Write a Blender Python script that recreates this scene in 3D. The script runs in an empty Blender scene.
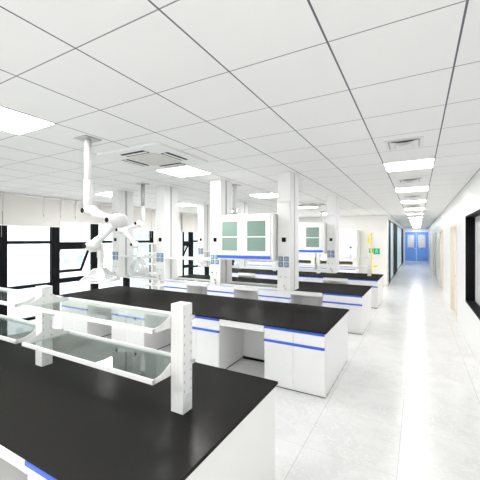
import bpy, math, random
from mathutils import Vector, Matrix
random.seed(4)
S = bpy.context.scene
COL = S.collection
PI = math.pi

# ------------------------------------------------------------ camera, light, exposure
cam = bpy.data.cameras.new('camera')
cam_o = bpy.data.objects.new('camera', cam)
COL.objects.link(cam_o)
YAW = 0.5092
cam_o.location = (0, 0, 2.0)
cam_o.rotation_euler = (PI / 2, 0, YAW)
cam.sensor_width = 36
cam.lens = 319.1 / 480 * 36
cam.shift_y = -0.00125
cam.clip_start = 0.05
cam.clip_end = 600
S.camera = cam_o

W = bpy.data.worlds.new('daylight')
S.world = W
W.use_nodes = True
bg = W.node_tree.nodes['Background']
bg.inputs[0].default_value = (0.93, 0.97, 1.0, 1)
bg.inputs[1].default_value = 1.45

S.view_settings.view_transform = 'Standard'
S.view_settings.look = 'None'
S.view_settings.gamma = 1
S.view_settings.use_curve_mapping = False
S.view_settings.exposure = 1.29
LIGHT = 17.0        # radiance of the ceiling light diffusers over the benches
LIGHT_CORRIDOR = 6.0
def area(name, loc, rot, sx, sy, power, col=(1, 1, 1)):
    l = bpy.data.lights.new(name, 'AREA'); l.shape = 'RECTANGLE'; l.size = sx; l.size_y = sy; l.energy = power; l.color = col
    o = bpy.data.objects.new(name, l); COL.objects.link(o); o.location = loc; o.rotation_euler = rot
    return o
# unseen fill light added behind the camera to brighten the fronts facing it
area('rear_daylight', (-1.1, -3.1, 1.45), (PI / 2, 0, PI), 3.6, 2.6, 13, (1.0, 0.99, 0.98))

S.cycles.max_bounces = 14
S.cycles.diffuse_bounces = 8
S.cycles.glossy_bounces = 6
S.cycles.transparent_max_bounces = 24
S.cycles.sample_clamp_indirect = 6

# ------------------------------------------------------------ materials
def new_mat(name):
    m = bpy.data.materials.new(name); m.use_nodes = True
    return m, m.node_tree, m.node_tree.nodes['Principled BSDF']

def pbr(name, col, rough=0.5, metal=0.0, noise=0.03, scale=20, spec=0.5):
    m, nt, b = new_mat(name)
    b.inputs['Roughness'].default_value = rough
    b.inputs['Metallic'].default_value = metal
    b.inputs['Specular IOR Level'].default_value = spec
    tc = nt.nodes.new('ShaderNodeTexCoord')
    n = nt.nodes.new('ShaderNodeTexNoise'); n.inputs['Scale'].default_value = scale
    n.inputs['Detail'].default_value = 4
    nt.links.new(tc.outputs['Object'], n.inputs['Vector'])
    mx = nt.nodes.new('ShaderNodeMix'); mx.data_type = 'RGBA'
    mx.inputs[6].default_value = tuple(c * (1 - noise) for c in col) + (1,)
    mx.inputs[7].default_value = tuple(min(1, c * (1 + noise)) for c in col) + (1,)
    nt.links.new(n.outputs['Fac'], mx.inputs[0])
    nt.links.new(mx.outputs[2], b.inputs['Base Color'])
    return m

def glass(name, tint=(0.9, 0.95, 0.93), refl=1.0, body=0.0, body_col=(0.8, 0.9, 0.88), rough=0.02):
    """thin sheet of glass: clear, tinted, with a fresnel reflection and an optional milky body"""
    m = bpy.data.materials.new(name); m.use_nodes = True
    nt = m.node_tree; nt.nodes.clear()
    out = nt.nodes.new('ShaderNodeOutputMaterial')
    tr = nt.nodes.new('ShaderNodeBsdfTransparent'); tr.inputs[0].default_value = (*tint, 1)
    gl = nt.nodes.new('ShaderNodeBsdfGlossy'); gl.inputs['Roughness'].default_value = rough
    gl.inputs[0].default_value = (1, 1, 1, 1)
    fr = nt.nodes.new('ShaderNodeFresnel'); fr.inputs[0].default_value = 1.45
    mul = nt.nodes.new('ShaderNodeMath'); mul.operation = 'MULTIPLY'; mul.inputs[1].default_value = refl
    nt.links.new(fr.outputs[0], mul.inputs[0])
    last = tr
    if body:
        df = nt.nodes.new('ShaderNodeBsdfDiffuse'); df.inputs[0].default_value = (*body_col, 1)
        mb = nt.nodes.new('ShaderNodeMixShader'); mb.inputs[0].default_value = body
        nt.links.new(tr.outputs[0], mb.inputs[1]); nt.links.new(df.outputs[0], mb.inputs[2])
        last = mb
    mx = nt.nodes.new('ShaderNodeMixShader')
    nt.links.new(mul.outputs[0], mx.inputs[0])
    nt.links.new(last.outputs[0], mx.inputs[1]); nt.links.new(gl.outputs[0], mx.inputs[2])
    nt.links.new(mx.outputs[0], out.inputs[0])
    return m

def emit(name, col, s):
    m, nt, b = new_mat(name)
    b.inputs['Base Color'].default_value = (0.9, 0.9, 0.9, 1)
    b.inputs['Emission Color'].default_value = (*col, 1)
    b.inputs['Emission Strength'].default_value = s
    return m

def math_node(nt, op, a, b=None, clamp=False):
    n = nt.nodes.new('ShaderNodeMath'); n.operation = op; n.use_clamp = clamp
    for i, v in enumerate((a, b)):
        if v is None: continue
        if isinstance(v, (int, float)): n.inputs[i].default_value = v
        else: nt.links.new(v, n.inputs[i])
    return n.outputs[0]

def grid_line(nt, coord, x0, s, w):
    """1 on a band of width w centred on every x0 + k*s"""
    t = math_node(nt, 'DIVIDE', math_node(nt, 'SUBTRACT', coord, x0), s)
    f = math_node(nt, 'ABSOLUTE', math_node(nt, 'SUBTRACT', math_node(nt, 'FRACT', math_node(nt, 'ADD', t, 0.5)), 0.5))
    return math_node(nt, 'LESS_THAN', f, w / s / 2)

def mix_col(nt, fac, a, b):
    mx = nt.nodes.new('ShaderNodeMix'); mx.data_type = 'RGBA'
    if isinstance(fac, (int, float)): mx.inputs[0].default_value = fac
    else: nt.links.new(fac, mx.inputs[0])
    for i, v in ((6, a), (7, b)):
        if isinstance(v, tuple): mx.inputs[i].default_value = (*v, 1)
        else: nt.links.new(v, mx.inputs[i])
    return mx.outputs[2]

GX0, GY0, GS, GSX = -2.2445, 2.319, 0.6169, 0.6083          # ceiling grid
def ceiling_material():
    m, nt, b = new_mat('ceiling_tiles')
    tc = nt.nodes.new('ShaderNodeTexCoord'); sp = nt.nodes.new('ShaderNodeSeparateXYZ')
    nt.links.new(tc.outputs['Object'], sp.inputs[0])
    lx = grid_line(nt, sp.outputs[0], GX0, GSX, 0.0105)
    ly = grid_line(nt, sp.outputs[1], GY0, GS, 0.008)
    n = nt.nodes.new('ShaderNodeTexNoise'); n.inputs['Scale'].default_value = 1.3; n.inputs['Detail'].default_value = 5
    nt.links.new(tc.outputs['Object'], n.inputs['Vector'])
    base = mix_col(nt, n.outputs['Fac'], (0.875, 0.872, 0.866), (0.91, 0.907, 0.902))
    c1 = mix_col(nt, ly, base, (0.30, 0.29, 0.31))
    c2 = mix_col(nt, lx, c1, (0.15, 0.145, 0.18))
    nt.links.new(c2, b.inputs['Base Color'])
    b.inputs['Roughness'].default_value = 0.75
    b.inputs['Specular IOR Level'].default_value = 0.25
    return m

def tower_material():
    m, nt, b = new_mat('pale_glazed_facade')
    tc = nt.nodes.new('ShaderNodeTexCoord'); sp = nt.nodes.new('ShaderNodeSeparateXYZ')
    nt.links.new(tc.outputs['Object'], sp.inputs[0])
    f = math_node(nt, 'MULTIPLY', grid_line(nt, sp.outputs[1], 0, 2.3, 0.9), grid_line(nt, sp.outputs[2], 1.5, 3.0, 1.7))
    nt.links.new(mix_col(nt, f, (0.66, 0.68, 0.69), (0.42, 0.52, 0.54)), b.inputs['Base Color'])
    b.inputs['Roughness'].default_value = 0.8
    return m

def floor_material():
    m, nt, b = new_mat('marble_floor_tiles')
    tc = nt.nodes.new('ShaderNodeTexCoord'); sp = nt.nodes.new('ShaderNodeSeparateXYZ')
    nt.links.new(tc.outputs['Object'], sp.inputs[0])
    T = 0.8139
    lx = grid_line(nt, sp.outputs[0], -0.9707, T, 0.0045)
    ly = grid_line(nt, sp.outputs[1], 3.8064, T, 0.004)
    n = nt.nodes.new('ShaderNodeTexNoise'); n.inputs['Scale'].default_value = 2.2; n.inputs['Detail'].default_value = 9
    n.inputs['Distortion'].default_value = 1.2
    nt.links.new(tc.outputs['Object'], n.inputs['Vector'])
    n2 = nt.nodes.new('ShaderNodeTexNoise'); n2.inputs['Scale'].default_value = 5; n2.inputs['Detail'].default_value = 8
    n2.inputs['Distortion'].default_value = 2.5
    nt.links.new(tc.outputs['Object'], n2.inputs['Vector'])
    r = nt.nodes.new('ShaderNodeMapRange')
    r.inputs[1].default_value = 0.35; r.inputs[2].default_value = 0.65
    nt.links.new(n.outputs['Fac'], r.inputs[0])
    v = nt.nodes.new('ShaderNodeMapRange'); v.inputs[1].default_value = 0.0; v.inputs[2].default_value = 0.03
    nt.links.new(math_node(nt, 'ABSOLUTE', math_node(nt, 'SUBTRACT', n2.outputs['Fac'], 0.5)), v.inputs[0])
    base = mix_col(nt, r.outputs[0], (0.70, 0.70, 0.695), (0.78, 0.78, 0.775))
    base = mix_col(nt, v.outputs[0], (0.82, 0.82, 0.82), base)
    c1 = mix_col(nt, ly, base, (0.58, 0.58, 0.58))
    c2 = mix_col(nt, lx, c1, (0.46, 0.46, 0.46))
    nt.links.new(c2, b.inputs['Base Color'])
    b.inputs['Roughness'].default_value = 0.22
    return m

def worktop_material():
    m = bpy.data.materials.new('black_epoxy_worktop'); m.use_nodes = True
    nt = m.node_tree; nt.nodes.clear()
    out = nt.nodes.new('ShaderNodeOutputMaterial')
    df = nt.nodes.new('ShaderNodeBsdfDiffuse'); gl = nt.nodes.new('ShaderNodeBsdfGlossy')
    gl.inputs['Roughness'].default_value = 0.22
    tc = nt.nodes.new('ShaderNodeTexCoord'); n = nt.nodes.new('ShaderNodeTexNoise')
    n.inputs['Scale'].default_value = 70; nt.links.new(tc.outputs['Object'], n.inputs['Vector'])
    nt.links.new(mix_col(nt, n.outputs['Fac'], (0.022, 0.0215, 0.020), (0.027, 0.0265, 0.025)), df.inputs[0])
    mx = nt.nodes.new('ShaderNodeMixShader'); mx.inputs[0].default_value = 0.017
    nt.links.new(df.outputs[0], mx.inputs[1]); nt.links.new(gl.outputs[0], mx.inputs[2])
    nt.links.new(mx.outputs[0], out.inputs[0])
    return m

M = dict(
    ceiling=ceiling_material(), floor=floor_material(),
    wall=pbr('white_wall_paint', (0.87, 0.865, 0.855), 0.7, noise=0.015, scale=3),
    wall_r=pbr('satin_white_wall_panel', (0.89, 0.89, 0.885), 0.35, noise=0.01, scale=2),
    white=pbr('white_powder_coat', (0.82, 0.82, 0.815), 0.35, noise=0.01),
    front=pbr('white_cabinet_laminate', (0.88, 0.88, 0.875), 0.4, noise=0.01, scale=6),
    grey=pbr('light_grey_panel', (0.80, 0.80, 0.795), 0.4, noise=0.015),
    dgrey=pbr('grey_slots', (0.48, 0.48, 0.49), 0.6),
    groove=pbr('grey_groove', (0.45, 0.45, 0.46), 0.5),
    top=worktop_material(),
    black=pbr('black_aluminium', (0.008, 0.008, 0.009), 0.5, spec=0.06),
    blackp=pbr('black_plastic', (0.008, 0.008, 0.008), 0.5, spec=0.1),
    blue=pbr('blue_handle_plastic', (0.035, 0.12, 0.68), 0.35, noise=0.04),
    sock=pbr('blue_grey_socket_plastic', (0.10, 0.17, 0.27), 0.4),
    sock2=pbr('pale_blue_socket_face', (0.32, 0.43, 0.54), 0.4),
    green=pbr('green_knob', (0.05, 0.55, 0.30), 0.4),
    sign=pbr('green_sign', (0.01, 0.48, 0.22), 0.5),
    yellow=pbr('yellow_enamel', (0.95, 0.75, 0.01), 0.35),
    door=pbr('blue_door_paint', (0.20, 0.44, 0.98), 0.4, noise=0.03, scale=3),
    beige=pbr('beige_door_casing', (0.82, 0.74, 0.60), 0.5),
    cream=pbr('cream_door_leaf', (0.82, 0.79, 0.75), 0.4),
    pink=pbr('off_white_door_leaf', (0.83, 0.80, 0.79), 0.3),
    orange=pbr('orange_button', (0.9, 0.55, 0.12), 0.4),
    navy=pbr('dark_blue_badge', (0.02, 0.06, 0.42), 0.4),
    chrome=pbr('brushed_steel', (0.75, 0.75, 0.76), 0.25, 1.0),
    pole=pbr('grey_metal_pole', (0.50, 0.50, 0.50), 0.35, 0.5),
    inner=pbr('fume_hood_lining', (0.52, 0.49, 0.45), 0.6),
    blind=pbr('beige_blind_fabric', (0.66, 0.64, 0.61), 0.85, noise=0.05, scale=120),
    filt=pbr('beige_grey_filter_mesh', (0.68, 0.66, 0.63), 0.8, noise=0.12, scale=25),
    diff=emit('lit_diffuser', (1.0, 0.985, 0.965), LIGHT),
    diff_c=emit('lit_corridor_diffuser', (1.0, 0.99, 0.98), LIGHT_CORRIDOR),
    glass=glass('clear_window_glass', (0.97, 0.985, 0.985), 0.3),
    shelf=glass('green_tinted_shelf_glass', (0.89, 0.93, 0.915), 0.35, 0.03, (0.55, 0.66, 0.62)),
    green_glass=glass('green_cabinet_glass', (0.66, 0.80, 0.74), 0.5, 0.42, (0.44, 0.61, 0.54)),
    cyan_glass=glass('pale_cyan_partition_glass', (0.8, 0.93, 0.97), 0.2, 0.9, (0.80, 0.93, 0.97), 0.15),
    frost=glass('frosted_white_glass', (0.9, 0.9, 0.92), 0.6, 0.92, (0.83, 0.83, 0.84), 0.15),
    acrylic=glass('clear_acrylic', (0.93, 0.935, 0.94), 0.5, 0.30, (0.70, 0.70, 0.70)),
    sash=glass('white_sash_glass', (0.9, 0.92, 0.92), 0.8, 0.85, (0.84, 0.84, 0.84)),
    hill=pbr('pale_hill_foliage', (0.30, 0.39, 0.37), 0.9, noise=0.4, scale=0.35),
    tower=pbr('pale_tower_render', (0.62, 0.66, 0.68), 0.9, scale=0.5),
    tglass=pbr('cyan_tower_glazing', (0.33, 0.46, 0.49), 0.5),
    outside=pbr('pale_outside_ground', (0.62, 0.64, 0.58), 0.9, noise=0.2, scale=0.2),
)

# ------------------------------------------------------------ mesh helpers
class MB:
    def __init__(s): s.v = []; s.f = []; s.smooth = []
    def add(s, vs, fs, sm=False):
        n = len(s.v); s.v += [tuple(v) for v in vs]
        s.f += [tuple(i + n for i in f) for f in fs]; s.smooth += [sm] * len(fs)
        return s
    def box(s, x0, x1, y0, y1, z0, z1):
        x0, x1 = sorted((x0, x1)); y0, y1 = sorted((y0, y1)); z0, z1 = sorted((z0, z1))
        vs = [(x0, y0, z0), (x1, y0, z0), (x1, y1, z0), (x0, y1, z0), (x0, y0, z1), (x1, y0, z1), (x1, y1, z1), (x0, y1, z1)]
        return s.add(vs, [(0, 3, 2, 1), (4, 5, 6, 7), (0, 1, 5, 4), (1, 2, 6, 5), (2, 3, 7, 6), (3, 0, 4, 7)])
    def obox(s, c, ax, ay, az):
        c = Vector(c); ax, ay, az = Vector(ax), Vector(ay), Vector(az)
        vs = [c + ax * i + ay * j + az * k for k in (-1, 1) for (i, j) in ((-1, -1), (1, -1), (1, 1), (-1, 1))]
        return s.add(vs, [(0, 3, 2, 1), (4, 5, 6, 7), (0, 1, 5, 4), (1, 2, 6, 5), (2, 3, 7, 6), (3, 0, 4, 7)])
    def prism(s, poly, axis, a, b):
        """polygon in the plane normal to axis ('x','y','z'), extruded from a to b"""
        def P(p, t):
            return {'x': (t, p[0], p[1]), 'y': (p[0], t, p[1]), 'z': (p[0], p[1], t)}[axis]
        n = len(poly)
        vs = [P(p, a) for p in poly] + [P(p, b) for p in poly]
        fs = [tuple(range(n))[::-1], tuple(range(n, 2 * n))] + [(i, (i + 1) % n, n + (i + 1) % n, n + i) for i in range(n)]
        return s.add(vs, fs)
    def rev(s, p0, p1, prof, n=20, caps=True):
        """surface of revolution about p0->p1; prof = [(t in 0..1, radius)]"""
        p0, p1 = Vector(p0), Vector(p1); d = p1 - p0
        w = d.normalized(); u = w.orthogonal().normalized(); q = w.cross(u)
        vs, fs = [], []
        for t, r in prof:
            for k in range(n):
                a = 2 * PI * k / n
                vs.append(p0 + d * t + (u * math.cos(a) + q * math.sin(a)) * r)
        for i in range(len(prof) - 1):
            for k in range(n):
                fs.append((i * n + k, i * n + (k + 1) % n, (i + 1) * n + (k + 1) % n, (i + 1) * n + k))
        s.add(vs, fs, True)
        if caps:
            m = len(s.v) - len(vs)
            s.f.append(tuple(m + k for k in range(n))[::-1]); s.smooth.append(False)
            s.f.append(tuple(m + (len(prof) - 1) * n + k for k in range(n))); s.smooth.append(False)
        return s
    def cyl(s, p0, p1, r, r1=None, n=16):
        return s.rev(p0, p1, [(0, r), (1, r if r1 is None else r1)], n)
    def tube(s, pts, r, n=10):
        for a, b in zip(pts, pts[1:]): s.cyl(a, b, r, n=n)
        for p in pts[1:-1]: s.ball(p, r, n, 6)
        return s
    def ball(s, c, r, n=16, m=8):
        c = Vector(c); prof = []
        for i in range(m + 1):
            a = PI * i / m
            prof.append(((1 - math.cos(a)) / 2, max(1e-4, r * math.sin(a))))
        return s.rev(c - Vector((0, 0, r)), c + Vector((0, 0, r)), prof, n)

def link(o, parent=None):
    COL.objects.link(o)
    if parent is not None: o.parent = parent
    return o

def build(mb, name, mat, parent=None, bevel=0.0, kind=None, label=None):
    me = bpy.data.meshes.new(name)
    me.from_pydata(mb.v, [], mb.f)
    me.materials.append(mat if not isinstance(mat, str) else M[mat])
    for p, sm in zip(me.polygons, mb.smooth): p.use_smooth = sm
    me.update()
    o = link(bpy.data.objects.new(name, me), parent)
    if bevel:
        b = o.modifiers.new('bevel', 'BEVEL'); b.width = bevel; b.segments = 2; b.limit_method = 'ANGLE'
        b.angle_limit = math.radians(40)
    if kind: o['kind'] = kind
    if label: o['label'] = label
    return o

def tag(o, label, cat, group=None, kind=None):
    o['label'] = label; o['category'] = cat
    if group: o['group'] = group
    elif 'group' in o: del o['group']
    if kind: o['kind'] = kind
    return o

def thing(name, label, cat, loc=(0, 0, 0), group=None, rz=0):
    o = bpy.data.objects.new(name, None); o.empty_display_size = 0.1
    link(o); o.location = loc; o.rotation_euler = (0, 0, rz)
    return tag(o, label, cat, group)

def struct_empty(name):
    o = link(bpy.data.objects.new(name, None)); o['kind'] = 'structure'; o.empty_display_size = 0.1
    return o

def copy_tree(o, parent=None):
    kids = [c for c in bpy.data.objects if c.parent == o]
    c = o.copy(); COL.objects.link(c)
    if parent is not None: c.parent = parent
    for k in kids: copy_tree(k, c)
    return c

ORD = ['first', 'second', 'third', 'fourth', 'fifth', 'sixth', 'seventh', 'eighth', 'ninth', 'tenth', 'eleventh', 'twelfth', 'thirteenth', 'fourteenth', 'fifteenth', 'sixteenth']
RV = Vector((math.cos(YAW), math.sin(YAW), 0)); FV = Vector((-math.sin(YAW), math.cos(YAW), 0))

# ------------------------------------------------------------ the setting
HC = 3.045
XL, XR, YB, YF, XC, YE = -7.97, 0.82, -3.2, 14.9, -1.16, 33.0
build(MB().box(XL - .3, XR + .3, YB - .2, YE + .3, -0.12, 0), 'floor', 'floor', kind='structure')
build(MB().box(XL - .3, XR + .3, YB - .2, YE + .3, HC, HC + .12), 'ceiling', 'ceiling', kind='structure')
build(MB().box(XL - .3, XR + .3, YB - .2, YB, 0, HC), 'wall_back', 'wall', kind='structure')
build(MB().box(XL, XC - .15, YF, YF + .15, 0, HC), 'wall_far', 'wall', kind='structure')
build(MB().box(XC, XR, YE, YE + .15, 2.68, HC).box(XC, -1.05, YE, YE + .15, 0, 2.68).box(0.79, XR, YE, YE + .15, 0, 2.68),
      'wall_end', 'wall', kind='structure')

# left wall: low sill wall, header, and a row of black aluminium windows
posts = [-2.2, -1.05, 0.1, 1.25, 2.4, 3.57, 4.755, 5.885, 7.02, 8.15, 9.70, 10.28, 11.40, 12.45, 13.55, 14.7]
build(MB().box(XL - .2, XL, YB, YF, 0, 0.10).box(XL - .2, XL, YB, YF, 2.62, HC).box(XL - .2, XL, YB, -2.2, .1, 2.62), 'wall_left', 'wall', kind='structure')
for i in range(len(posts) - 1):
    a, b = posts[i], posts[i + 1]
    if i == 9:
        build(MB().box(XL - .2, XL, a, b, .10, 2.62), 'wall_pier', 'wall', kind='structure'); continue
    w = struct_empty('window_%d' % (i + 1))
    awn = i in (6, 10)
    fr = MB()
    x0, x1 = XL - .09, XL + .01
    fr.box(x0, x1, a, a + .10, .10, 2.62).box(x0, x1, b - .10, b, .10, 2.62)
    fr.box(x0, x1, a + .10, b - .10, .10, .16).box(x0, x1, a + .10, b - .10, 2.56, 2.62)
    if awn:
        fr.box(x0, x1, a + .1, b - .1, 1.79, 1.93).box(x0, x1, a + .1, b - .1, .885, 1.0)
    else:
        fr.box(x0, x1, a + .1, b - .1, 1.895, 1.965).box(x0, x1, a + .1, b - .1, .86, .93)
    build(fr, 'window_frame', 'black', w, bevel=.004)
    p = MB()
    xm = XL - .06
    p.box(xm - .003, xm + .003, a + .1, b - .1, .16, .86 if not awn else .885)
    p.box(xm - .003, xm + .003, a + .1, b - .1, 1.965 if not awn else 1.93, 2.56)
    if not awn: p.box(xm - .003, xm + .003, a + .1, b - .1, .93, 1.895)
    build(p, 'window_pane', 'glass', w)
    if awn:   # top-hung sash standing open outwards
        t = math.radians(30); L = .80
        dn = Vector((-math.sin(t), 0, -math.cos(t))); nn = Vector((math.cos(t), 0, -math.sin(t)))
        top = Vector((XL - .06, 0, 1.80)); ym = (a + b) / 2; hw = (b - a) / 2 - .11
        sa = MB()
        def pt(y, d): return Vector((top.x, y, top.z)) + dn * d
        sa.obox(pt(ym, .03), (0, hw, 0), dn * .03, nn * .022).obox(pt(ym, L - .035), (0, hw, 0), dn * .035, nn * .022)
        sa.obox(pt(ym - hw + .03, L / 2), (0, .03, 0), dn * L / 2, nn * .022).obox(pt(ym + hw - .03, L / 2), (0, .03, 0), dn * L / 2, nn * .022)
        so = build(sa, 'window_sash', 'black', w, bevel=.004)
        build(MB().obox(pt(ym, L / 2), (0, hw - .06, 0), dn * (L / 2 - .07), nn * .003), 'sash_pane', 'glass', so)
        q = pt(ym + hw - .02, L * .8)
        build(MB().tube([q, (XL - .05, q.y + .01, 1.35), (XL - .03, q.y + .02, 1.25)], .008, 6), 'sash_stay', 'blackp', w)
    else:
        h = MB().box(XL + .02, XL + .05, b - .075, b - .045, 1.16, 1.19).box(XL + .045, XL + .06, b - .075, b - .045, 1.08, 1.30)
        build(h, 'window_handle', 'blackp', w, bevel=.004)

# right wall with a black framed window and a row of doors
wr = MB()
XO = XR + .30
ops = [(4.3, 7.69, .77, 2.46), (9.29, 10.93, 0, 2.385), (14.1, 15.9, 0, 2.385), (19.2, 20.9, 0, 2.385), (22.4, 24.1, 0, 2.385), (26.6, 28.0, 0, 2.385)]
y = YB
for (a, b, z0, z1) in ops:
    wr.box(XR, XO, y, a, 0, HC).box(XR, XO, a, b, z1, HC)
    if z0 > 0: wr.box(XR, XO, a, b, 0, z0)
    y = b
wr.box(XR, XO, y, YE, 0, HC)
build(wr, 'wall_right', 'wall_r', kind='structure')
w = struct_empty('window_16')
a, b, z0, z1 = ops[0]
d = .20
fr = MB().box(XR - .004, XR + d, a, a + .03, z0, z1).box(XR - .004, XR + d, b - .03, b, z0, z1)
fr.box(XR - .004, XR + d, a + .03, b - .03, z0, z0 + .03).box(XR - .004, XR + d, a + .03, b - .03, z1 - .03, z1)
fr.box(XR + .06, XR + .14, a + .03, a + .09, z0 + .03, z1 - .03)
build(fr, 'window_frame', 'black', w, bevel=.003)
build(MB().box(XR + .15, XR + .16, a + .03, b - .03, z0 + .03, z1 - .03), 'window_pane', 'frost', w)
for i, (a, b, z0, z1) in enumerate(ops[1:]):
    w = struct_empty('door_%d' % (i + 1))
    c = .06
    fr = MB().box(XR - .012, XR + .12, a, a + c, 0, z1).box(XR - .012, XR + .12, b - c, b, 0, z1).box(XR - .012, XR + .12, a + c, b - c, z1 - c, z1)
    build(fr, 'door_frame', 'beige', w, bevel=.003)
    lf = MB().box(XR + .07, XR + .11, a + c, (a + b) / 2 - .002, .004, z1 - c).box(XR + .07, XR + .11, (a + b) / 2 + .002, b - c, .004, z1 - c)
    build(lf, 'door_leaf', 'pink' if i == 0 else 'cream', w)
    hy = (a + b) / 2
    build(MB().cyl((XR + .07, hy - .07, 1.05), (XR + .02, hy - .07, 1.05), .010).cyl((XR + .025, hy - .07, 1.05), (XR + .025, hy - .19, 1.05), .009), 'door_handle', 'chrome', w)

# left corridor wall with glazed black framed partitions
wl = MB(); y = YF
part = [(15.75, 19.2), (19.2, 28.5), (28.5, 32.6)]
for a, b in part:
    wl.box(XC - .15, XC, y, a, 0, HC).box(XC - .15, XC, a, b, 2.90, HC); y = b
wl.box(XC - .15, XC, y, YE, 0, HC)
build(wl, 'wall_corridor', 'wall_r', kind='structure')
for i, (a, b) in enumerate(part):
    w = struct_empty('window_%d' % (17 + i))
    fw_ = (1.15, 3.3, 3.4)[i]
    fr = MB().box(XC - .1, XC + .006, a, a + fw_, 0.0, 2.90).box(XC - .1, XC - .03, b - .08, b, 0.0, 2.90)
    fr.box(XC - .1, XC - .02, a + fw_, b - .08, 2.84, 2.90).box(XC - .1, XC - .02, a + fw_, b - .08, 0.0, .06)
    build(fr, 'window_frame', 'black', w, bevel=.004)
    build(MB().box(XC - .02, XC - .012, a + fw_, b - .08, .06, 2.84), 'window_pane', 'cyan_glass', w)

# blue double door at the end of the corridor
w = struct_empty('door_6')
build(MB().box(-1.05, -.96, YE - .02, YE + .1, 0, 2.68).box(.70, .79, YE - .02, YE + .1, 0, 2.68).box(-.96, .70, YE - .02, YE + .1, 2.58, 2.68), 'door_frame', 'door', w, bevel=.004)
for k, (a, b, g0, g1) in enumerate(((-.96, -.132, -.85, -.33), (-.128, .70, -.01, .57))):
    z0, z1 = 1.27, 2.42
    lf = MB().box(a, g0, YE + .02, YE + .07, .005, 2.58).box(g1, b, YE + .02, YE + .07, .005, 2.58).box(g0, g1, YE + .02, YE + .07, .005, z0).box(g0, g1, YE + .02, YE + .07, z1, 2.58)
    o = build(lf, 'door_leaf', 'door', w)
    build(MB().box(g0, g1, YE + .04, YE + .05, z0, z1), 'door_pane', 'sash', o)
    hx = b - .1 if k == 0 else a + .1
    s = -1 if k == 0 else 1
    build(MB().cyl((hx, YE + .02, 1.18), (hx, YE - .05, 1.18), .03).cyl((hx, YE - .045, 1.18), (hx + s * .2, YE - .045, 1.18), .022), 'door_handle', 'chrome', o)

# skirting on the visible walls
build(MB().box(XC - .004, XC + .008, YF, 15.75, 0, .08).box(XL, XC + .008, YF - .008, YF, 0, .08), 'baseboard_far', 'grey', kind='structure')

# ------------------------------------------------------------ outside the windows
build(MB().box(-260, XL - .6, -160, 220, -12.2, -12), 'floor_outside', 'outside', kind='structure')
hv, hf = [], []
NX, NY = 24, 60
for i in range(NX + 1):
    for j in range(NY + 1):
        t = i / NX
        yy = -120 + 300 * j / NY
        z = -12 + 20 * math.sin(t * PI * .55) * (1 + .25 * math.sin(yy * .045) + .12 * math.sin(yy * .13 + t * 4)) + random.uniform(-.5, .5)
        hv.append((-70 - 120 * t, yy, z))
for i in range(NX):
    for j in range(NY):
        hf.append((i * (NY + 1) + j, i * (NY + 1) + j + 1, (i + 1) * (NY + 1) + j + 1, (i + 1) * (NY + 1) + j))
o = build(MB().add(hv, hf, True), 'wooded_hillside', 'hill')
tag(o, 'pale hazy green hillside rising beyond the left windows', 'hill')
t = thing('office_tower', 'pale office tower with rows of cyan windows beyond the leftmost window', 'building', (-58, 31, -12))
build(MB().box(-9, 9, -13, 13, 0, 40), 'facade', tower_material(), t)
build(MB().box(-6, 4, -8, 6, 40, 43), 'roof_plant_room', 'outside', t)

# ------------------------------------------------------------ roller blinds on the window wall
edges = [(-2.1, -.35, 2.31), (-.34, .9, 2.31), (.91, 2.66, 2.31), (2.67, 3.54, 2.305), (3.55, 4.415, 2.305), (4.425, 4.83, 2.305), (4.84, 5.235, 2.43), (5.245, 6.06, 2.43),
         (6.07, 6.95, 2.43), (6.96, 7.99, 2.29), (8.0, 8.18, 2.29), (9.6, 10.3, 2.29), (10.31, 11.4, 2.29), (11.41, 12.5, 2.29), (12.51, 13.6, 2.29), (13.61, 14.85, 2.29)]
vis = 0
for (a, b, z) in edges:
    if b < 3.5:
        lab = 'beige roller blind %s of the leftmost visible window' % {2.66: 'two blinds short', 3.54: 'just short', .9: 'three blinds short', -.35: 'four blinds short'}[b]
    else:
        lab = 'beige roller blind on the window wall, %s from the left edge of the picture' % ORD[vis]; vis += 1
    t = thing('roller_blind', lab, 'blind', (XL + .07, a, z), 'roller blinds on the window wall')
    build(MB().box(-.002, .002, 0, b - a, .02, HC - z - .02), 'blind_fabric', 'blind', t)
    build(MB().box(-.008, .008, 0, b - a, 0, .02), 'bottom_bar', 'grey', t, bevel=.002)
    build(MB().cyl((0, 0, HC - z - .03), (0, b - a, HC - z - .03), .025), 'roller', 'grey', t)
    build(MB().cyl((.012, b - a - .02, -.25), (.012, b - a - .02, HC - z - .03), .002, n=6), 'pull_cord', 'white', t)

# ------------------------------------------------------------ ceiling fittings
def ceiling_light(label, x, y, group, mat='diff'):
    t = thing('ceiling_light', label, 'light', (x, y, HC), group)
    g, h = GSX, GS
    build(MB().box(.002, g - .002, .002, .009, -.006, 0).box(.002, g - .002, h - .009, h - .002, -.006, 0)
          .box(.002, .009, .009, h - .009, -.006, 0).box(g - .009, g - .002, .009, h - .009, -.006, 0), 'frame', 'groove', t)
    build(MB().box(.009, g - .009, .009, h - .009, -.005, -.0005), 'diffuser', mat, t)
    return t
first = ceiling_light('square lit ceiling panel at the left edge, nearest to the camera', GX0 - 2 * GSX, GY0 - 2 * GS, 'ceiling lights over the benches')
def more_light(label, x, y, group, src=None):
    c = copy_tree(src or first); c.location = (x, y, HC); tag(c, label, 'light', group); return c
xr_, xl_ = GX0 - 2 * GSX, GX0 - 7 * GSX
for (k, lab) in ((2, 'square lit ceiling panel beside the near air conditioner'), (7, 'square lit ceiling panel above the near glazed wall cabinet'),
                 (12, 'square lit ceiling panel beside the far air conditioner'), (17, 'square lit ceiling panel over the farthest bench near the fume hoods')):
    more_light(lab, xr_, GY0 + GS * k, 'ceiling lights over the benches')
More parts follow.
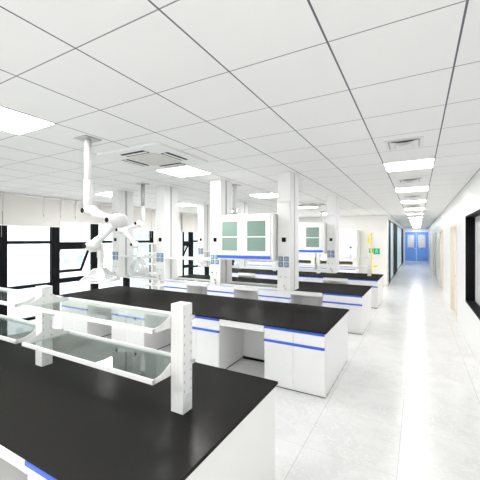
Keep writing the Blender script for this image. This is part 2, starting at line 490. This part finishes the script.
for (k, lab) in ((-6, 'square lit ceiling panel near the windows, behind the camera'), (4, 'square lit ceiling panel seen behind the upper pole of the near extraction arm'),
                 (8, 'square lit ceiling panel seen between the two middle service columns'), (12, 'square lit ceiling panel near the windows over the third bench'),
                 (16, 'square lit ceiling panel near the windows by the far wall')):
    more_light(lab, xl_, GY0 + GS * k, 'ceiling lights over the benches')
more_light('square lit ceiling panel behind the camera over the benches', xr_, GY0 - 7 * GS, 'ceiling lights over the benches')
for n in range(12):
    lab = 'square lit panel in the corridor ceiling, %s counted from the camera' % ORD[n]
    xy = (GX0 + 3 * GSX, GY0 + GS * (4 + 4 * n))
    if n == 0: first_c = ceiling_light(lab, *xy, 'corridor ceiling lights', 'diff_c')
    else: more_light(lab, *xy, 'corridor ceiling lights', first_c)
more_light('square lit ceiling panel behind the camera over the corridor', GX0 + 3 * GSX, GY0 - 5 * GS, 'corridor ceiling lights', first_c)

def make_vent(label, x, y):
    t = thing('ceiling_vent', label, 'vent', (x, y, HC), 'corridor ceiling vents')
    r = MB()
    for (h, k, z0) in ((.185, .160, -.010), (.135, .095, -.016), (.075, .045, -.022)):
        r.box(-h, h, -h, -k, z0, z0 + .006).box(-h, h, k, h, z0, z0 + .006).box(-h, -k, -k, k, z0, z0 + .006).box(k, h, -k, k, z0, z0 + .006)
    build(r, 'louvre', 'white', t)
    build(MB().box(-.17, .17, -.17, .17, -.006, -.0005), 'duct_opening', 'grey', t)
    build(MB().box(-.05, .05, -.05, .05, -.034, -.03).box(-.006, .006, -.006, .006, -.032, -.006), 'centre_plate', 'white', t)
    build(MB().prism([(-.125, -.148)] + [(-.125 + .25 * i / 10, -.148 + .045 * math.sin(PI * i / 10)) for i in range(1, 10)] + [(.125, -.148)], 'z', -.0185, -.0165), 'shadow_gap', 'blackp', t)  # dark arc put in for the shade inside the louvre
    for x in (-.150, .138): build(MB().box(x, x + .012, -.13, .13, -.0185, -.0065), 'side_slot', 'dgrey', t)  # grey bars put in for the shade along the louvre sides
    return t
for n in range(11):
    yv = 3.90 + 4 * GS * n
    if n == 0: v0 = make_vent('square air diffuser in the corridor ceiling, first counted from the camera', -.135, yv)
    else:
        c = copy_tree(v0); c.location = (-.13, yv, HC)
        tag(c, 'square air diffuser in the corridor ceiling, %s counted from the camera' % ORD[n], 'vent', 'corridor ceiling vents')

def make_ac(label, x, y):
    t = thing('ceiling_air_conditioner', label, 'air conditioner', (x, y, HC), 'ceiling air conditioners')
    h = .50
    def rr(h, r, n=5):
        p = []
        for cx, cy, a0 in ((h - r, h - r, 0), (-h + r, h - r, 90), (-h + r, -h + r, 180), (h - r, -h + r, 270)):
            for i in range(n + 1):
                a = math.radians(a0 + 90 * i / n); p.append((cx + r * math.cos(a), cy + r * math.sin(a)))
        return p
    build(MB().prism(rr(h, .06), 'z', -.030, -.0005), 'panel', 'white', t, bevel=.008)
    build(MB().prism(rr(.235, .02), 'z', -.036, -.030), 'grille', 'filt', t)
    for k in range(4):
        m = Matrix.Rotation(k * PI / 2, 3, 'Z')
        def B(x0, x1, y0, y1, z0, z1):
            q = MB().box(x0, x1, y0, y1, z0, z1); q.v = [tuple(m @ Vector(v)) for v in q.v]; return q
        s = build(B(-.19, .19, -.385, -.275, -.033, -.030), 'air_slot', 'blackp', t)
        fl = B(-.19, .19, -.345, -.315, -.040, -.033)
        build(fl, 'flap', 'white', s)
    return t
make_ac('large square ceiling air conditioner with black louvres near the middle left', -2.93, 3.02)
make_ac('distant square ceiling air conditioner seen right of the nearest service column', -2.75, 9.25)

# ------------------------------------------------------------ benches
YB_ = {1: .945, 2: 3.99, 3: 7.05, 4: 9.96}
DEP = {1: 1.465, 2: 1.50, 3: 1.47, 4: 1.57}
ROW = {1: 'nearest bench', 2: 'second bench back', 3: 'third bench back', 4: 'farthest bench'}
CX = [(-1.85, -1.015), (-3.42, -2.585), (-4.955, -4.12), (-6.48, -5.645)]
CW = .832

def make_cabinet(dep, feet=True):
    t = thing('base_cabinet', 'x', 'cabinet', (0, 0, 0))
    w = CW
    body = MB().box(0, w, .022, dep, .03, .818).box(0.02, w, 0.03, dep - .02, .012, .03)
    build(body, 'body', 'front', t, bevel=.002)
    build(MB().box(.03, w - .006, .04, dep - .03, 0.0, .014), 'plinth', 'blackp', t)
    for s in (0, 1):
        x0, x1 = (.004, w / 2 - .002) if s == 0 else (w / 2 + .002, w - .004)
        dr = build(MB().box(x0, x1, .002, .021, .640, .786), 'drawer', 'front', t, bevel=.0015)
        build(MB().prism([(.021, .786), (.021, .817), (-.004, .817), (-.013, .808), (-.013, .786)], 'x', x0 - .001, x1 + .001), 'handle', 'blue', dr)
        dd = build(MB().box(x0, x1, .002, .021, .062, .610), 'door', 'front', t, bevel=.0015)
        build(MB().prism([(.021, .609), (.021, .639), (-.004, .639), (-.013, .630), (-.013, .609)], 'x', x0 - .001, x1 + .001), 'handle', 'blue', dd)
    for k in range(5):
        yy = .12 + (dep - .24) * k / 4
        build(MB().box(w - .03, w + .003, yy - .02, yy + .02, 0, .022), 'foot', 'dgrey', t)
    return t

protos = {}
for r in (1, 2, 3, 4):
    p = make_cabinet(DEP[r])
    cnt = {1: 2}.get(r, 4)
    for i in range(cnt):
        c = p if i == 0 else copy_tree(p)
        c.location = (CX[i][0] + .0015, YB_[r], 0)
        where = ['at its corridor end', 'second from its corridor end', 'third from its corridor end', 'at its window end'][i]
        tag(c, 'white base cabinet, blue handles, %s, %s' % (ROW[r], where), 'cabinet', 'base cabinets under the %s' % ROW[r])
    # continuous worktop
    o = MB().box(-6.55, -.998, YB_[r] - .015, YB_[r] + DEP[r] + .015, .8185, .8425)
    o = build(o, 'worktop', 'top', bevel=.003)
    tag(o, 'long black worktop of the %s' % ROW[r], 'worktop', 'black bench worktops')
    gaps = [(-2.579, -1.856), (-4.114, -3.426), (-5.639, -4.961)]
    for i, (a, b) in enumerate(gaps if r > 1 else gaps[:1]):
        t = thing('kneehole_panel', 'white apron and recessed back panel of the %s kneehole from the corridor, %s' % (ORD[i], ROW[r]), 'panel',
                  (a, YB_[r], 0), 'kneeholes of the %s' % ROW[r])
        build(MB().box(.001, b - a - .001, .004, .024, .722, .818), 'apron', 'front', t, bevel=.0015)
        build(MB().box(.001, b - a - .001, .74, .76, .012, .818), 'back_panel', 'front', t)
        build(MB().box(.001, b - a - .001, .725, .74, 0, .035), 'base_rail', 'blackp', t)  # black strip along the foot of the back panel

# ------------------------------------------------------------ reagent racks
def make_rack(loc, label, group, xs):
    t = thing('reagent_rack', label, 'rack', loc, group)
    H = .725
    for px in xs:
        p = build(MB().box(px, px + .105, -.05, .05, 0, H), 'post', 'white', t, bevel=.004)
        sl = MB()
        for k in range(9):
            z = .14 + .062 * k
            for yy in (-.034, .034):
                sl.box(px + .104, px + .1062, yy - .004, yy + .004, z, z + .018)
                sl.box(px - .0012, px + .001, yy - .004, yy + .004, z, z + .018)
        build(sl, 'slot_row', 'dgrey', p)
        so = MB()
        for z in (.03, .085):
            so.box(px + .1045, px + .109, -.026, .026, z, z + .045)
        q = build(so, 'socket', 'grey', p, bevel=.002)
        sd = MB()
        for z in (.03, .085):
            for dy, dz in ((-.008, .014), (.008, .014), (0, .030)):
                sd.box(px + .1088, px + .1096, dy - .002, dy + .002, z + dz - .004, z + dz + .004)
        build(sd, 'socket_holes', 'dgrey', p)
    for k in range(len(xs) - 1):
        x0, x1 = xs[k + 1] + .105, xs[k]
        for zb in (.240, .562):
            fr = MB()
            fr.box(x0, x1, -.218, -.200, zb, zb + .030).box(x0, x1, .200, .218, zb, zb + .030)
            sh = build(fr, 'shelf_rail', 'white', t, bevel=.002)
            build(MB().box(x0 + .004, x1 - .004, -.1995, .1995, zb + .006, zb + .012), 'shelf_glass', 'shelf', t, label='green tinted glass shelf')
            for bx0 in (x0, x1 - .006):
                for s in (-1, 1):
                    poly = [(s * .218, zb), (s * .218, zb + .030)]
                    for i in range(9):
                        a = i / 8
                        yy = .218 - .168 * a
                        poly.append((s * yy, zb + .030 + .056 * a ** 2.2))
                    poly.append((s * .05, zb))
                    build(MB().prism(poly, 'x', bx0, bx0 + .006), 'bracket', 'white', t)
                build(MB().box(bx0, bx0 + .006, -.05, .05, zb, zb + .02), 'bracket_bridge', 'white', t)
    return t
PX = [-1.456, -3.085, -4.71, -6.335]
r1 = make_rack((0, 1.70, .8425), 'white reagent rack with two glass shelves standing on the nearest bench', 'reagent racks', PX[:3])
r2 = copy_tree(r1); r2.location = (.05, 10.86, .8425)
tag(r2, 'distant white reagent rack standing on the farthest bench', 'rack', 'reagent racks')

# ------------------------------------------------------------ suspended service columns and their wings
def make_column():
    t = thing('service_column', 'x', 'column')
    H = HC - 1.195
    w = .21
    build(MB().box(0, w, 0, .17, 0, 1.38).box(0, w, 0, .17, 1.384, H), 'front_housing', 'grey', t, bevel=.003)
    build(MB().box(.012, w - .012, .17, .225, .0, H), 'core', 'groove', t)
    build(MB().box(0, w, .225, .40, 0, H), 'rear_housing', 'white', t, bevel=.003)
    build(MB().box(w, w + .003, .004, .166, 0.003, H), 'side_cover', 'white', t)
    sw = build(MB().box(.075, .14, -.012, 0, .765, .835), 'switch', 'blackp', t, bevel=.003)
    build(MB().box(.082, .105, -.015, -.012, .773, .796).box(.110, .133, -.015, -.012, .773, .796).box(.082, .105, -.015, -.012, .803, .826).box(.110, .133, -.015, -.012, .803, .826), 'rocker', 'black', sw)
    for (sx, sz) in ((.020, .465), (.115, .465), (.020, .375), (.115, .375)):
        s = build(MB().box(sx, sx + .072, -.010, 0, sz, sz + .076), 'socket', 'sock', t, bevel=.004)
        build(MB().box(sx + .014, sx + .058, -.013, -.010, sz + .014, sz + .062), 'socket_face', 'sock2', s, bevel=.002)
    build(MB().cyl((.05, 0, .225), (.05, -.015, .225), .011), 'green_knob', 'green', t, label='green gas knob')
    build(MB().cyl((.14, 0, .225), (.14, -.015, .225), .010), 'blue_knob', 'sock2', t, label='pale blue gas knob')
    build(MB().cyl((.105, 0, .105), (.105, -.03, .105), .016).tube([(.105, -.03, .105), (.105, -.05, .12), (.13, -.055, .08), (.155, -.05, .04)], .007, 8), 'valve', 'chrome', t)
    return t
c0 = make_column()
first_used = False
cols = {}
desc2 = ['nearest to the corridor, right of the near glazed wall cabinet', 'left of the near glazed wall cabinet', 'third from the corridor, behind the far extraction arm', 'nearest to the windows, behind the near extraction arm']
for row, y in ((2, 4.64), (3, 7.70)):
    for k in range(4):
        c = c0 if not first_used else copy_tree(c0); first_used = True
        c.location = (-1.92 - 1.272 * k, y, 1.195)
        where = desc2[k] if row == 2 else ['nearest to the corridor', 'second from the corridor', 'third from the corridor', 'nearest to the windows'][k]
        tag(c, 'white service column with sockets hung over the %s, %s' % (ROW[row], where), 'column', 'service columns over the %s' % ROW[row])

def make_wing_shelf(loc, label, group):
    t = thing('service_shelf', label, 'shelf', loc, group)
    L = 1.272 - .21 - .004
    build(MB().box(.002, L, .02, .045, 0, .035).box(.002, L, .355, .38, 0, .035).box(.002, .012, .045, .355, 0, .02).box(L - .01, L, .045, .355, 0, .02), 'shelf_rail', 'white', t, bevel=.003)
    build(MB().box(.012, L - .01, .045, .355, .012, .018), 'shelf_glass', 'shelf', t, label='green tinted glass shelf')
    return t
s0 = make_wing_shelf((-3.19 + .21 - .002, 4.64, 1.20), 'glass shelf hung below the near glazed wall cabinet', 'glass shelves between the service columns')
for row, y in ((2, 4.64), (3, 7.70)):
    for k in range(3):
        for lv, z in (('lower', 1.20), ('upper', 1.625)):
            if k == 0 and lv == 'upper': continue
            if k == 0 and row == 2: continue
            c = copy_tree(s0); c.location = (-1.92 - 1.272 * (k + 1) + .208, y, z)
            gap = ['closest to the corridor', 'in the middle', 'closest to the windows'][k]
            tag(c, '%s glass shelf between service columns %s, over the %s' % (lv, gap, ROW[row]), 'shelf', 'glass shelves between the service columns')

def make_wall_cabinet(label, loc):
    t = thing('glazed_wall_cabinet', label, 'cabinet', loc, 'glazed wall cabinets')
    Wd, D_, H = 1.01, .46, .74
    b = MB()
    b.box(0, .018, .02, D_, 0, H).box(Wd - .018, Wd, .02, D_, 0, H).box(.018, Wd - .018, .02, D_, 0, .018).box(.018, Wd - .018, .02, D_, H - .018, H)
    b.box(.018, Wd - .018, D_ - .012, D_, .018, H - .018)
    build(b, 'body', 'white', t, bevel=.006)
    build(MB().box(.019, Wd - .019, .06, D_ - .013, .365, .383), 'inner_shelf', 'white', t)
    # fascia below doors carries the blue strip
    st = build(MB().box(0, Wd, 0, .02, 0, .072), 'fascia', 'white', t, bevel=.003)
    build(MB().prism([(0, .030), (0, .076), (-.014, .066), (-.014, .030)], 'x', .0, Wd - .04), 'handle_strip', 'blue', st)
    build(MB().box(Wd - .038, Wd, 0, .02, .074, H), 'side_stile', 'white', t, bevel=.003)
    xs = [(.004, .466), (.473, Wd - .043)]
    build(MB().box(.4661, .4729, .012, .0195, .078, H - .004).box(Wd - .0429, Wd - .0381, .012, .0195, .078, H - .004).box(.004, Wd - .0431, .008, .0195, .0735, .0775), 'door_gasket', 'groove', t)  # darker strips stand in for the shade in the door gaps
    for k, (a, c) in enumerate(xs):
        g0, g1 = (a + .085, c - .085) if k == 0 else (a + .09, c - .085)
        z0, z1 = .15, .625
        d = MB().box(a, g0, 0, .019, .078, H - .003).box(g1, c, 0, .019, .078, H - .003).box(g0, g1, 0, .019, .078, z0).box(g0, g1, 0, .019, z1, H - .003)
        o = build(d, 'door', 'white', t)
        build(MB().box(g0 - .004, g1 + .004, .009, .013, z0 - .004, z1 + .004), 'door_glass', 'green_glass', o, label='green glass door window')
        build(MB().box(g0, g1, .003, .0085, .366, .386), 'glazing_bar', 'white', o)
    return t
wc = make_wall_cabinet('white wall cabinet with two green glass doors hung over the second bench back', (-2.945, 4.50, 1.665))
c = copy_tree(wc); c.location = (-2.945, 7.56, 1.665)
tag(c, 'white wall cabinet with green glass doors over the third bench back, farther one', 'cabinet', 'glazed wall cabinets')

# ------------------------------------------------------------ extraction arms
def D3(u, v, d):
    return FV * d + RV * ((u - 240) / 319.1 * d) + Vector((0, 0, 2.0 + (239.4 - v) / 319.1 * d))

def joint(mb, cap, tail, r):
    cap, tail = Vector(cap), Vector(tail)
    mb.rev(cap, tail, [(0, r * .40), (.14, r * .44), (.34, r * .80), (.5, r), (.8, r), (.93, r * .9), (1, r * .6)], 18)
    return (cap - tail).normalized()

def extraction_arm(label, base, zb, j1, j2, j3, hood_z, kind, r=.06, sc=1.0):
    """base (x, y) on the ceiling; j1, j2, j3 joint centres in world space"""
    t = thing('extraction_arm', label, 'extraction arm', (base[0], base[1], HC), 'ceiling mounted extraction arms')
    B = Vector((base[0], base[1], HC))
    L = lambda p: Vector(p) - B
    build(MB().box(-.095, .095, -.095, .095, -.012, -.0005), 'ceiling_plate', 'pole', t, bevel=.003)
    j1, j2, j3 = L(j1), L(j2), L(j3)
    zmid = zb + .28 - HC
    build(MB().cyl((0, 0, -.012), (0, 0, zmid), .036 * sc), 'pole', 'white' if kind == 'square' else 'pole', t)
    build(MB().cyl((0, 0, zmid), (0, 0, zb - HC), .042 * sc), 'sleeve', 'white', t)
    ax = (RV * .52 + FV * .85).normalized()
    for jj, rr, off in ((j1, r, .055), (j2, r * 1.15, .075), (j3, r * .95, .05)):
        mb = MB()
        ca, cb = jj - ax * off * 1.7 * sc, jj + ax * off * 1.1 * sc
        dd = joint(mb, ca, cb, rr)
        o = build(mb, 'joint', 'white', t)
        build(MB().cyl(ca, ca + dd * .006, r * .41), 'joint_cap', 'blackp', o, label='black joint cap')
        build(MB().cyl(cb, cb - dd * .006, r * .30), 'joint_cap', 'blackp', o, label='black joint cap')
    d = (j2 - j1)
    u1 = build(MB().rev(j1 + d * .1, j2 - d * .1, [(0, r * .75), (.25, r * .62), (.3, r * .48), (.95, r * .48), (1, r * .6)], 16), 'upper_arm', 'white', t)
    d = (j3 - j2)
    side = ax.cross(d).normalized()
    u2 = build(MB().rev(j2 + d * .08, j3 - d * .05, [(0, r * .62), (.2, r * .66), (.75, r * .55), (.8, r * .72), (1, r * .7)], 16), 'lower_arm', 'white', t)
    n = -ax
    build(MB().obox(j2 + d * .5 + n * (r * .60), d * .22, n * .004, side * .008), 'gas_strut', 'dgrey', u2)
    hz = hood_z - HC
    nk = j3 + ax * .09 * sc
    top = hz + (.13 if kind == 'square' else .37) * 1.0
    build(MB().rev((nk.x, nk.y, nk.z + .02), (nk.x, nk.y, top), [(0, .034 * sc), (.55, .034 * sc), (.57, .028 * sc), (.97, .028 * sc), (1, .04 * sc)], 16), 'neck', 'white', t)
    if kind == 'square':
        rot = Matrix.Rotation(YAW - .12, 3, 'Z')
        def ring(h, z): return [Vector((nk.x, nk.y, z)) + rot @ Vector((x * h, y * h, 0)) for x, y in ((-1, -1), (1, -1), (1, 1), (-1, 1))]
        a, b, c_ = ring(.045, top), ring(.136, hz + .02), ring(.150, hz)
        vs = a + b + c_
        fs = [(i, (i + 1) % 4, 4 + (i + 1) % 4, 4 + i) for i in range(4)] + [(4 + i, 4 + (i + 1) % 4, 8 + (i + 1) % 4, 8 + i) for i in range(4)]
        h = build(MB().add(vs, fs), 'hood', 'acrylic', t, label='clear pyramid shaped hood')
        so = h.modifiers.new('thick', 'SOLIDIFY'); so.thickness = .004
        rim = MB()
        for q in (c_, b, ring(.100, hz + .058)): rim.tube(q + [q[0]], .0045, 6)
        for i in range(4): rim.tube([a[i], b[i]], .004, 6)
        build(rim, 'hood_rim', 'grey', h)
    else:
        prof = []
        R = .20
        for i in range(13):
            f = i / 12
            prof.append((f, .03 + (R - .03) * math.sin(f * PI / 2) ** .8))
        h = build(MB().rev((nk.x, nk.y, top), (nk.x, nk.y, hz), prof, 28, caps=False), 'hood', 'acrylic', t, label='clear round dome hood')
        so = h.modifiers.new('thick', 'SOLIDIFY'); so.thickness = .004
        rim = MB()
        pts = [Vector((nk.x + R * math.cos(2 * PI * k / 24), nk.y + R * math.sin(2 * PI * k / 24), hz)) for k in range(25)]
        rim.tube(pts, .005, 6)
        build(rim, 'hood_rim', 'grey', h)
    return t
extraction_arm('jointed white extraction arm with square hood over the nearest bench', (-2.99, 2.12), 2.33,
               D3(91, 211, 3.32), D3(118, 220.5, 3.22), D3(92.5, 246, 3.2), 1.572, 'square', .063)
extraction_arm('jointed white extraction arm with clear dome over the second bench, left', (-4.50, 4.33), 2.34,
               D3(139.5, 223.5, 5.98), D3(122.5, 230, 5.85), D3(135, 244.5, 5.85), 1.30, 'round', .068)
o3 = Vector((-3.07, 5.30, 0))
extraction_arm('grey poled extraction arm mostly hidden behind the near glazed wall cabinet', (-3.07, 5.30), 2.33,
               o3 + Vector((.03, 0, 2.28)), o3 + Vector((.35, .12, 2.18)), o3 + Vector((.1, .05, 2.05)), 1.80, 'square', .05)
o4 = Vector((-3.15, 11.9, 0))
extraction_arm('distant grey poled extraction arm over the farthest bench', (-3.15, 11.9), 2.33,
               o4 + Vector((.03, 0, 2.28)), o4 + Vector((-.35, .05, 2.18)), o4 + Vector((-.1, 0, 2.05)), 1.80, 'square', .05)

# ------------------------------------------------------------ shelving unit by the windows
t = thing('shelving_unit', 'white open shelving unit standing against the windows past the third bench', 'shelving', (-7.88, 7.60, 0))
for px in (0, .33, .62):
    for py in (0, .36):
        build(MB().box(px, px + .045, py, py + .04, 0, 1.885), 'upright', 'white', t, bevel=.003)
for z in (.12, .50, .86, 1.17, 1.52, 1.84):
    build(MB().box(.002, .66, .002, .398, z, z + .045), 'shelf_board', 'white', t)
build(MB().box(.01, .655, .398, .408, .05, 1.88), 'back_panel', 'filt', t)

# ------------------------------------------------------------ fume hoods along the far wall
def make_hood():
    t = thing('fume_hood', 'x', 'fume hood')
    Wd, D_, H = 1.70, .82, 2.42
    b = MB().box(0, .10, 0, D_, .90, H).box(Wd - .16, Wd, 0, D_, .90, H).box(.10, Wd - .16, .0, D_, 1.90, H).box(.10, Wd - .16, D_ - .03, D_, .90, 1.90)
    build(b, 'body', 'white', t, bevel=.01)
    build(MB().box(.10, Wd - .16, .05, D_ - .03, .90, .93), 'work_surface', 'inner', t)
    build(MB().box(.10, Wd - .16, D_ - .045, D_ - .031, .93, 1.9), 'inner_lining', 'inner', t)
    build(MB().box(0, Wd, -.03, D_, .80, .90), 'front_sill', 'white', t, bevel=.01)
    bc = build(MB().box(.01, Wd - .01, .03, D_, .0, .80), 'base_cabinet', 'front', t, bevel=.003)
    for k in range(2):
        a = .02 + k * (Wd / 2 - .01)
        dd = build(MB().box(a, a + Wd / 2 - .03, .012, .029, .08, .78), 'door', 'front', bc, bevel=.002)
        build(MB().box(a + .02, a + Wd / 2 - .05, 0, .012, .72, .745), 'handle', 'blue', dd)
    s = build(MB().box(.10, Wd - .16, .012, .03, 1.42, 1.46).box(.10, Wd - .16, .012, .03, 1.07, 1.11), 'sash_frame', 'grey', t)
    build(MB().box(.10, Wd - .16, .018, .024, 1.11, 1.42), 'sash_glass', 'sash', s)
    build(MB().box(.10, Wd - .16, .035, .041, 1.46, 1.90), 'upper_glass', 'sash', s)
    build(MB().box(Wd - .145, Wd - .015, -.008, 0, 1.02, 1.36), 'control_panel', 'white', t, bevel=.002)
    bt = MB()
    for x in (Wd - .115, Wd - .05):
        for z in (1.10, 1.17, 1.24): bt.cyl((x, -.008, z), (x, -.014, z), .026, n=10)
    build(bt, 'button_set', 'orange', t, label='orange control buttons')
    build(MB().cyl((Wd - .24, .012, 1.26), (Wd - .24, .002, 1.26), .055, n=14), 'badge', 'navy', t, label='dark blue round badge')
    build(MB().cyl((Wd - .24, .035, 1.66), (Wd - .24, .02, 1.66), .05, n=14), 'upper_badge', 'sock', t, label='light blue round badge')
    return t
h0 = make_hood()
for k in range(3):
    c = h0 if k == 0 else copy_tree(h0)
    c.location = (-3.95 - 1.78 * k, 14.02, 0)
    tag(c, ['white fume hood on the far wall, nearest to the corridor', 'white fume hood on the far wall, middle of the three', 'white fume hood on the far wall, nearest to the windows'][k], 'fume hood', 'fume hoods on the far wall')

# ------------------------------------------------------------ emergency shower and sign
t = thing('emergency_shower', 'yellow emergency shower and eyewash standing before the far wall', 'emergency shower', (-1.70, 14.3, 0))
build(MB().cyl((0, 0, 0), (0, 0, .02), .12).cyl((0, 0, .02), (0, 0, 2.28), .024), 'pole', 'yellow', t)
build(MB().tube([(0, 0, 2.14), (-.03, -.02, 2.20), (-.10, -.04, 2.18), (-.11, -.04, 2.0), (-.11, -.04, 1.94)], .018, 8), 'shower_arm', 'yellow', t)
build(MB().rev((-.11, -.04, 1.96), (-.11, -.04, 1.88), [(0, .03), (.5, .06), (1, .12)], 18), 'shower_head', 'yellow', t)
build(MB().tube([(0, 0, .90), (.07, -.05, .87), (.16, -.08, .87)], .018, 8).rev((.16, -.08, .87), (.16, -.08, .93), [(0, .04), (1, .10)], 16), 'eyewash_bowl', 'yellow', t)
build(MB().cyl((0, 0, 1.20), (.06, -.03, 1.20), .014).cyl((.06, -.03, 1.16), (.06, -.03, 1.24), .012), 'valve', 'yellow', t)
sg = thing('safety_sign', 'green and white safety sign fixed to the far wall', 'sign', (-1.87, YF, 1.36))
build(MB().box(0, .16, -.012, 0, .06, .25), 'sign_board', 'sign', sg)
build(MB().box(.18, .43, -.012, 0, 0, .25), 'sign_board', 'sign', sg)
mk = MB().box(.02, .10, -.014, -.012, .19, .21).box(.02, .12, -.014, -.012, .15, .17).box(.02, .09, -.014, -.012, .11, .125)
n = 14
for k in range(n):
    a0 = 2 * PI * k / n; a1 = 2 * PI * (k + 1) / n
    mk.prism([(.305 + .05 * math.cos(a0), .125 + .05 * math.sin(a0)), (.305 + .05 * math.cos(a1), .125 + .05 * math.sin(a1)),
              (.305 + .03 * math.cos(a1), .125 + .03 * math.sin(a1)), (.305 + .03 * math.cos(a0), .125 + .03 * math.sin(a0))], 'y', -.014, -.012)
mk.box(.29, .32, -.014, -.012, .185, .225).box(.235, .265, -.014, -.012, .04, .06).box(.345, .375, -.014, -.012, .04, .06)
build(mk, 'pictogram', 'white', sg)
